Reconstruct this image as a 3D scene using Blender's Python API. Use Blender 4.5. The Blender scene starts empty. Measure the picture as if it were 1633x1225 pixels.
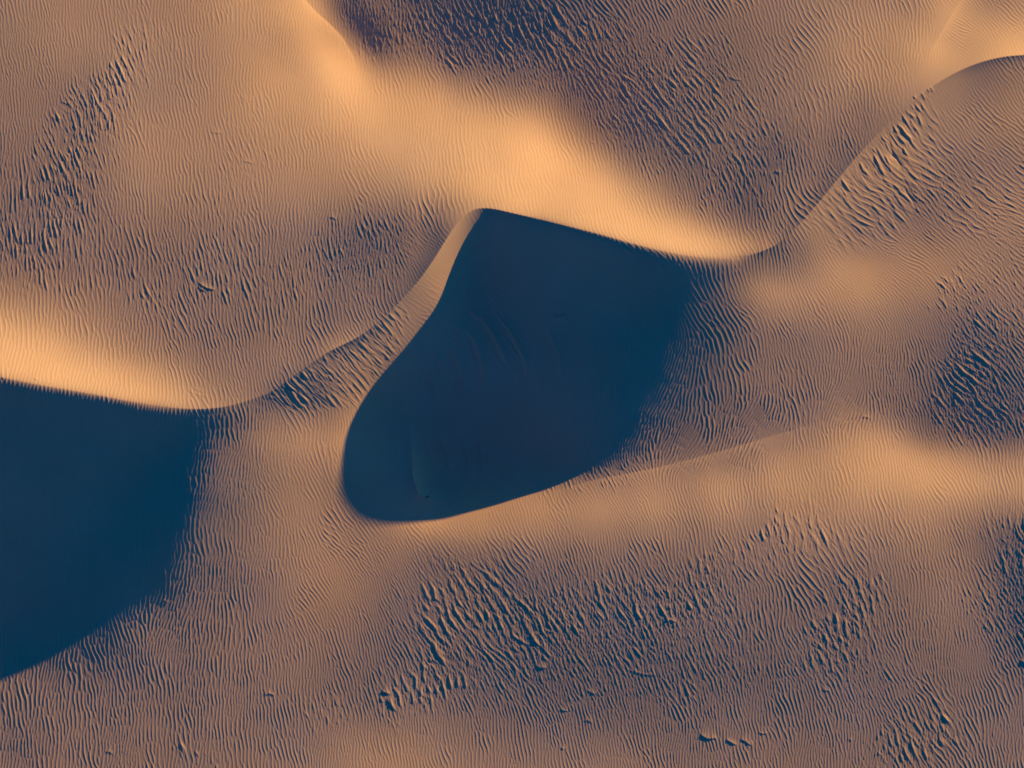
# Aerial view of wind-rippled sand dunes in very low sun.
import bpy, math
import numpy as np

# ------------------------------------------------------------------ camera, sky, sun, exposure
S = 0.02                                   # metres per plan unit
SUN_EL = math.radians(11.0)
SUN_DIR = (0.76, 0.65)                     # towards the sun on the ground plan (east, north)
scene = bpy.context.scene
cam_d = bpy.data.cameras.new("camera"); cam = bpy.data.objects.new("camera", cam_d)
scene.collection.objects.link(cam); scene.camera = cam
CAM_H = 100.0
cam.location = (0.0, 0.0, CAM_H)
cam_d.sensor_width = 36.0; cam_d.lens = 36.0*CAM_H/(1633*S)
cam_d.clip_start = 0.5; cam_d.clip_end = 2000.0
world = bpy.data.worlds.new("World"); scene.world = world; world.use_nodes = True
wn = world.node_tree.nodes; wl = world.node_tree.links; wn.clear()
wo = wn.new("ShaderNodeOutputWorld"); bg = wn.new("ShaderNodeBackground"); sky = wn.new("ShaderNodeTexSky")
sky.sky_type = 'NISHITA'; sky.sun_disc = False; sky.sun_elevation = SUN_EL
sky.sun_rotation = math.atan2(SUN_DIR[0], SUN_DIR[1])
mix = wn.new("ShaderNodeMix"); mix.data_type = 'RGBA'; mix.blend_type = 'MULTIPLY'; mix.inputs[0].default_value = 1.0
mix.inputs[7].default_value = SKY_TINT = (0.0, 0.222, 0.67, 1.0)
gam = wn.new("ShaderNodeGamma"); gam.inputs[1].default_value = 1.25
wl.new(sky.outputs[0], gam.inputs[0]); wl.new(gam.outputs[0], mix.inputs[6]); wl.new(mix.outputs[2], bg.inputs[0]); bg.inputs[1].default_value = 0.12
wl.new(bg.outputs[0], wo.inputs[0])
sun_d = bpy.data.lights.new("sun", 'SUN'); sun_d.energy = 5.0; sun_d.angle = math.radians(0.5); sun_d.color = (1.0, 0.612, 0.212)
sun = bpy.data.objects.new("sun", sun_d); scene.collection.objects.link(sun)
h = math.hypot(*SUN_DIR); ce = math.cos(SUN_EL)
from mathutils import Vector
sun.rotation_euler = Vector((SUN_DIR[0]/h*ce, SUN_DIR[1]/h*ce, math.sin(SUN_EL))).to_track_quat('Z', 'Y').to_euler()
scene.view_settings.view_transform = 'Standard'; scene.view_settings.look = 'None'
scene.view_settings.exposure = 0.5; scene.view_settings.gamma = 1.0

# ------------------------------------------------------------------ terrain
# Plan coordinates: 1 unit = 2 cm on the ground, x to the right (east), y towards the viewer's bottom edge (south).
ELEV = math.radians(11.0)
DX, DY = -0.76, 0.65                   # horizontal travel direction of the sunlight
_n = math.hypot(DX, DY); DX /= _n; DY /= _n
SE, CE = math.sin(ELEV), math.cos(ELEV)

CREST = [(-420,470),(-300,520),(-150,568),(0,600),(60,612),(150,628),(230,643),(300,652),(350,650),(400,638),(435,624),
 (470,600),(520,565),(580,533),(612,508),(640,480),(670,447),(695,412),(718,375),(735,352),(750,340),(765,334),(785,335),
 (810,340),(850,349),(900,362),(960,378),(1020,395),(1080,408),(1140,414),(1190,409),(1240,388),(1290,338),(1330,290),
 (1370,243),(1420,193),(1480,143),(1540,110),(1590,95),(1633,90),(1720,92),(1850,110),(2050,140)]
CX = np.array([p[0] for p in CREST], float); CY = np.array([p[1] for p in CREST], float)
def crest_y(x):
    # smooth monotone-ish interpolation (Catmull-Rom slopes)
    m = np.gradient(CY, CX)
    i = np.clip(np.searchsorted(CX, x) - 1, 0, len(CX) - 2)
    h = CX[i+1] - CX[i]; t = np.clip((x - CX[i]) / h, 0, 1)
    return ((2*t**3-3*t**2+1)*CY[i] + (t**3-2*t**2+t)*h*m[i] + (-2*t**3+3*t**2)*CY[i+1] + (t**3-t**2)*h*m[i+1])

def lin(v):
    v = np.asarray(v, float) / 255.0
    return np.where(v < 0.04045, v/12.92, ((v+0.055)/1.055)**2.4)
def parse(s):
    return np.array([[float(a) for a in p.split()] for p in s.replace('\n', ';').split(';') if p.strip()])
def rbf(P, V, Q, smooth=0.0):
    """thin-plate interpolation of V at P, evaluated at Q"""
    S = 400.0
    def k(A, B):
        d2 = ((A[:,None,:]-B[None,:,:])**2).sum(-1)/S**2
        return 0.5*d2*np.log(d2 + 1e-12)
    n = len(P); K = k(P, P) + smooth*np.eye(n)
    A = np.zeros((n+3, n+3)); A[:n,:n] = K; A[:n,n] = 1; A[:n,n+1:] = P/S; A[n:,:n] = A[:n,n:].T
    V = np.asarray(V, float); V = V.reshape(n, -1)
    w = np.linalg.solve(A, np.vstack([V, np.zeros((3, V.shape[1]))]))
    out = np.concatenate([k(q, P) @ w[:n] + w[n] + q/S @ w[n+1:] for q in np.array_split(Q, max(1, len(Q)//4000))])
    return out

H = 34.0; GX0, GY0 = -340.0, -300.0; NX, NY = 70, 57      # control lattice of the two dune surfaces
def bs(t):
    return np.stack([(1-t)**3/6, (3*t**3-6*t**2+4)/6, (-3*t**3+3*t**2+3*t+1)/6, t**3/6], -1)
def dbs(t):
    return np.stack([-(1-t)**2/2, (9*t**2-12*t)/6, (-9*t**2+6*t+3)/6, t**2/2], -1)/H
def basis(x, y, dx=0, dy=0):
    u = (x-GX0)/H; v = (y-GY0)/H
    i = np.clip(np.floor(u).astype(int), 0, NX-4); j = np.clip(np.floor(v).astype(int), 0, NY-4)
    bu = (dbs if dx else bs)(u-i); bv = (dbs if dy else bs)(v-j)
    w = (bv[...,:,None]*bu[...,None,:]).reshape(x.shape+(16,))
    idx = ((j[...,None,None]+np.arange(4)[:,None])*NX + i[...,None,None]+np.arange(4)[None,:]).reshape(x.shape+(16,))
    return idx, w

CORR = None
# heights of the dune surfaces north and south of the main crest on their control lattice, in twentieths of a unit;
# each row starts with the index of its first value
LATTICE_NORTH = """
0 -5 -5 -6 -7 -9 -13 -18 -26 -36 -48 -59 -69 -77 -81 -80 -76 -68 -60 -53 -47 -45 -47 -53 -61 -72 -81 -88 -93 -95 -97 -98 -98 -99 -99 -97 -94 -89 -82 -73 -65 -58 -54 -53 -58 -67 -82 -103 -128 -159 -192 -227 -262 -295 -322 -341 -349 -346 -331 -307 -277 -243 -209 -179 -153 -131 -115 -101 -91 -81 -73
0 -3 -3 -2 -2 -3 -6 -10 -16 -25 -36 -48 -58 -67 -74 -77 -75 -71 -66 -62 -61 -64 -72 -86 -104 -125 -144 -160 -171 -179 -183 -185 -185 -184 -181 -177 -170 -161 -148 -133 -119 -107 -99 -97 -102 -112 -129 -152 -178 -207 -236 -265 -291 -314 -332 -343 -345 -337 -322 -299 -270 -240 -211 -186 -166 -151 -141 -133 -126 -119 -112
0 -1 0 1 1 2 1 -2 -7 -14 -24 -35 -46 -56 -65 -72 -74 -73 -72 -72 -75 -83 -96 -118 -146 -177 -207 -232 -251 -264 -270 -273 -273 -270 -264 -256 -246 -232 -214 -193 -172 -155 -143 -139 -144 -156 -176 -201 -229 -257 -283 -303 -319 -331 -338 -339 -334 -323 -306 -286 -261 -235 -212 -193 -180 -171 -167 -164 -161 -157 -152
0 1 3 4 5 6 7 6 3 -3 -11 -21 -31 -42 -53 -63 -71 -74 -76 -80 -87 -100 -119 -149 -187 -230 -271 -308 -336 -354 -363 -366 -365 -359 -350 -338 -322 -303 -279 -252 -225 -201 -185 -179 -184 -199 -223 -253 -284 -311 -332 -343 -346 -343 -336 -325 -311 -296 -280 -264 -246 -227 -210 -199 -193 -192 -194 -196 -197 -195 -192
0 4 5 7 9 11 13 14 13 9 2 -6 -16 -26 -39 -52 -64 -72 -79 -87 -98 -115 -141 -180 -231 -289 -345 -394 -433 -457 -469 -473 -470 -463 -449 -430 -408 -381 -350 -314 -279 -249 -227 -218 -224 -243 -274 -309 -344 -371 -386 -386 -372 -350 -325 -299 -277 -259 -246 -235 -225 -215 -208 -206 -209 -215 -223 -230 -233 -233 -231
0 6 8 10 13 15 18 21 22 19 15 9 0 -10 -23 -37 -53 -67 -79 -92 -107 -128 -160 -211 -278 -356 -433 -500 -548 -578 -592 -597 -595 -585 -566 -540 -507 -470 -428 -383 -338 -298 -270 -258 -265 -290 -329 -372 -411 -437 -444 -428 -394 -349 -301 -259 -229 -212 -204 -201 -200 -200 -204 -214 -227 -242 -255 -265 -269 -269 -266
0 10 12 14 16 20 23 28 30 30 28 23 17 8 -4 -20 -39 -58 -75 -91 -108 -132 -171 -234 -323 -431 -540 -629 -686 -715 -729 -736 -736 -724 -698 -662 -619 -569 -515 -457 -399 -349 -314 -300 -310 -342 -389 -441 -483 -506 -500 -465 -405 -331 -257 -198 -164 -155 -160 -165 -171 -181 -200 -224 -249 -270 -287 -298 -302 -301 -297
0 14 16 18 20 23 28 33 38 40 41 39 35 27 17 1 -20 -43 -63 -81 -98 -122 -165 -241 -357 -506 -663 -784 -843 -861 -873 -887 -890 -874 -838 -790 -734 -672 -605 -534 -462 -400 -358 -344 -359 -399 -455 -512 -554 -566 -542 -481 -391 -286 -185 -108 -77 -92 -118 -129 -135 -155 -193 -235 -270 -296 -313 -323 -327 -324 -318
0 19 21 22 25 28 32 38 45 51 55 56 54 50 41 26 3 -22 -45 -62 -74 -95 -140 -226 -367 -563 -793 -964 -1008 -1000 -1015 -1043 -1049 -1022 -972 -909 -841 -768 -689 -604 -519 -449 -406 -396 -418 -465 -525 -579 -608 -597 -544 -451 -329 -200 -78 16 34 -29 -84 -91 -88 -123 -189 -248 -288 -313 -328 -336 -338 -334 -328
0 24 26 28 29 33 37 44 53 63 71 76 77 76 70 54 30 5 -13 -23 -29 -47 -95 -192 -351 -578 -895 -1141 -1145 -1119 -1157 -1197 -1190 -1142 -1075 -1002 -925 -839 -744 -649 -560 -495 -463 -467 -499 -546 -594 -624 -618 -560 -459 -328 -182 -48 69 164 159 26 -49 -36 -32 -96 -196 -259 -293 -313 -324 -331 -333 -330 -325
0 29 31 33 35 38 44 52 63 75 87 97 103 106 100 83 59 40 33 34 31 10 -45 -151 -312 -526 -870 -1238 -1251 -1244 -1308 -1330 -1289 -1222 -1150 -1072 -984 -879 -767 -667 -591 -550 -543 -567 -604 -636 -648 -624 -556 -432 -275 -110 39 150 229 298 275 94 30 54 17 -89 -205 -250 -271 -285 -296 -304 -310 -309 -308
0 32 35 38 40 43 50 60 72 86 101 114 126 134 130 113 91 84 87 91 82 49 -17 -127 -291 -500 -796 -1242 -1451 -1447 -1424 -1407 -1357 -1293 -1220 -1133 -1026 -900 -782 -695 -649 -638 -652 -681 -702 -697 -649 -556 -420 -239 -47 128 257 337 387 419 385 255 206 182 87 -37 -145 -179 -202 -222 -241 -256 -268 -274 -278
0 34 37 39 42 47 55 66 81 98 114 130 146 159 160 148 134 138 144 139 113 63 -20 -147 -337 -577 -811 -1124 -1527 -1635 -1493 -1448 -1418 -1357 -1268 -1157 -1033 -904 -808 -755 -741 -750 -770 -782 -763 -702 -579 -413 -219 -5 199 364 466 533 600 620 538 486 514 480 352 198 52 -28 -87 -131 -165 -191 -212 -227 -239
0 33 35 38 41 47 57 71 89 109 129 147 164 175 177 169 170 185 183 158 111 40 -61 -201 -391 -602 -755 -891 -1232 -1493 -1454 -1434 -1431 -1368 -1255 -1128 -1003 -908 -869 -860 -866 -874 -874 -841 -761 -628 -429 -203 25 240 435 586 673 739 820 845 777 768 809 769 645 480 294 147 43 -30 -82 -120 -151 -176 -197
0 31 32 34 37 43 54 71 92 117 142 163 177 179 172 164 176 198 184 137 72 -13 -116 -237 -373 -505 -617 -727 -934 -1136 -1211 -1226 -1238 -1207 -1128 -1053 -983 -953 -980 -996 -997 -981 -935 -831 -670 -464 -213 36 264 461 635 773 866 947 994 976 932 929 937 883 767 611 436 277 151 58 -9 -58 -97 -130 -159
0 29 28 28 30 36 47 65 89 117 146 167 171 161 146 143 169 192 166 103 26 -58 -144 -226 -310 -390 -478 -571 -667 -750 -812 -826 -832 -842 -853 -872 -905 -983 -1088 -1116 -1098 -1046 -925 -738 -500 -233 35 271 475 654 803 907 974 1046 1048 1003 973 964 946 887 784 648 495 348 223 123 48 -10 -55 -93 -128
0 31 26 23 22 25 36 52 75 103 131 148 142 127 115 123 162 190 160 85 3 -74 -137 -188 -245 -303 -349 -371 -375 -390 -417 -418 -402 -395 -435 -503 -617 -839 -1082 -1169 -1140 -1030 -821 -557 -274 12 261 464 638 792 905 968 1015 1045 1009 978 952 928 891 829 739 624 497 371 257 161 85 25 -24 -65 -103
0 39 30 21 15 15 21 33 51 73 94 104 95 88 95 124 166 188 155 80 -3 -68 -116 -152 -184 -201 -192 -157 -119 -99 -76 -35 16 48 -5 -112 -263 -555 -876 -1044 -1045 -886 -617 -329 -41 226 429 586 724 845 924 972 1029 1048 997 945 899 856 805 741 660 565 461 357 260 175 104 46 -2 -45 -84
0 56 42 28 16 8 7 11 20 32 44 50 47 57 87 132 172 177 137 67 -5 -59 -89 -103 -102 -72 -20 43 99 148 221 320 412 453 363 182 -10 -248 -464 -584 -642 -564 -332 -83 164 377 528 646 746 837 919 993 1039 1025 963 892 826 765 0 0 0 0 0 0 0 0 0 55 10 -30 -68
0 84 66 47 28 12 1 -6 -9 -10 -7 -1 11 38 80 124 152 143 97 37 -14 -47 -50 -27 13 77 144 205 275 360 481 616 726 774 690 508 308 131 31 15 -11 -48 37 182 344 474 566 667 761 853 953 1029 1029 979 902 818
0 126 107 84 59 35 13 -7 -26 -41 -49 -42 -16 25 67 96 103 82 42 -4 -30 -29 2 56 119 190 253 309 387 497 634 761 834 849 748 708 749 673 689 704 661 576 484 454 471 513 575 676 791 919 1010 1024 984 909 820
0 178 164 143 116 86 55 21 -15 -49 -73 -72 -40 5 43 58 41 5 -24 -46 -44 -8 49 114 177 233 286 345 432 550 674 769 799 804 791 857 1010 1107 1272 1358 1319 1222 1073 928 774 666 674 766 857 982 1021 984 911 821
0 236 235 225 203 174 138 93 39 -18 -64 -76 -47 -14 0 -11 -44 -82 -90 -80 -44 16 83 144 197 243 298 369 465 580 684 750 762 748 814 947 1136 1329 1530 1664 1702 1658 1590 1461 1327 1190 1116 1039 995 980 964 903 816
0 294 315 325 320 302 269 219 151 70 -7 -47 -34 -30 -57 -97 -132 -151 -126 -81 -23 43 105 156 207 262 334 416 514 609 677 697 704 736 820 969 1165 1377 1579 1731 1812 1825 1795 1708 1603 1482 1366 1206 1083 977 893 805
0 341 391 433 459 465 448 404 331 233 123 36 4 -37 -92 -141 -159 -154 -109 -49 9 68 120 167 226 300 394 483 567 620 637 646 641 689 786 932 1115 1313 1500 1651 1751 1795 1790 1737 1652 1539 1402 1236 1078 935 813
0 371 450 529 597 641 654 632 573 481 362 237 142 38 -46 -105 -118 -100 -60 -10 34 81 133 192 265 350 441 524 581 590 580 565 579 630 0 0 0 1183 1347 1485 1586 1643 1654 1623 1554 1451 1318 1164 1005 855
0 380 483 590 693 781 837 858 836 783 707 594 446 295 157 44 0 -7 4 28 52 95 159 239 320 400 469 550 572 534 521 506 517 561 0 0 0 0 0 0 0 1425 1445 1427 1372 1284 1168 1032 889
0 368 485 606 728 841 935 1006 1039 1057 1061 1030 897 721 552 374 258 183 127 108 113 153 228 315 378 440 509 580 584 518 474 451 453
0 336 459 585 712 837 952 1055 1140 1219 1291 1347 1324 1203 1059 904 753 623 482 355 293 284 331 387 402 431 510 543 527 474 424 394
0 290 411 535 662 789 914 1035 1151 1265 1373 1462 1494 1456 1385 1298 1193 1079 948 789 618 508 461 435 389 378 433 456 442 403 361
2 468 589 713 839 966 1094 1221 1342 1442 1503 1519 1500 1455 1384 1291 1171 1019 835 688 575 483 400 360 363 365 351 323
5 740 864 991 1116 1235 1337 1412 1455 1466 1449 1402 1325 1217 1076 912 756 617 498 401 339 307 288 268
9 1086 1182 1260 1313 1340 1339 1307 1245 1152 1031 889 744 606 484 383 309 259
14 1171 1150 1102 1025 925 807 682 558 445 349 273
20 591





















"""
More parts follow.
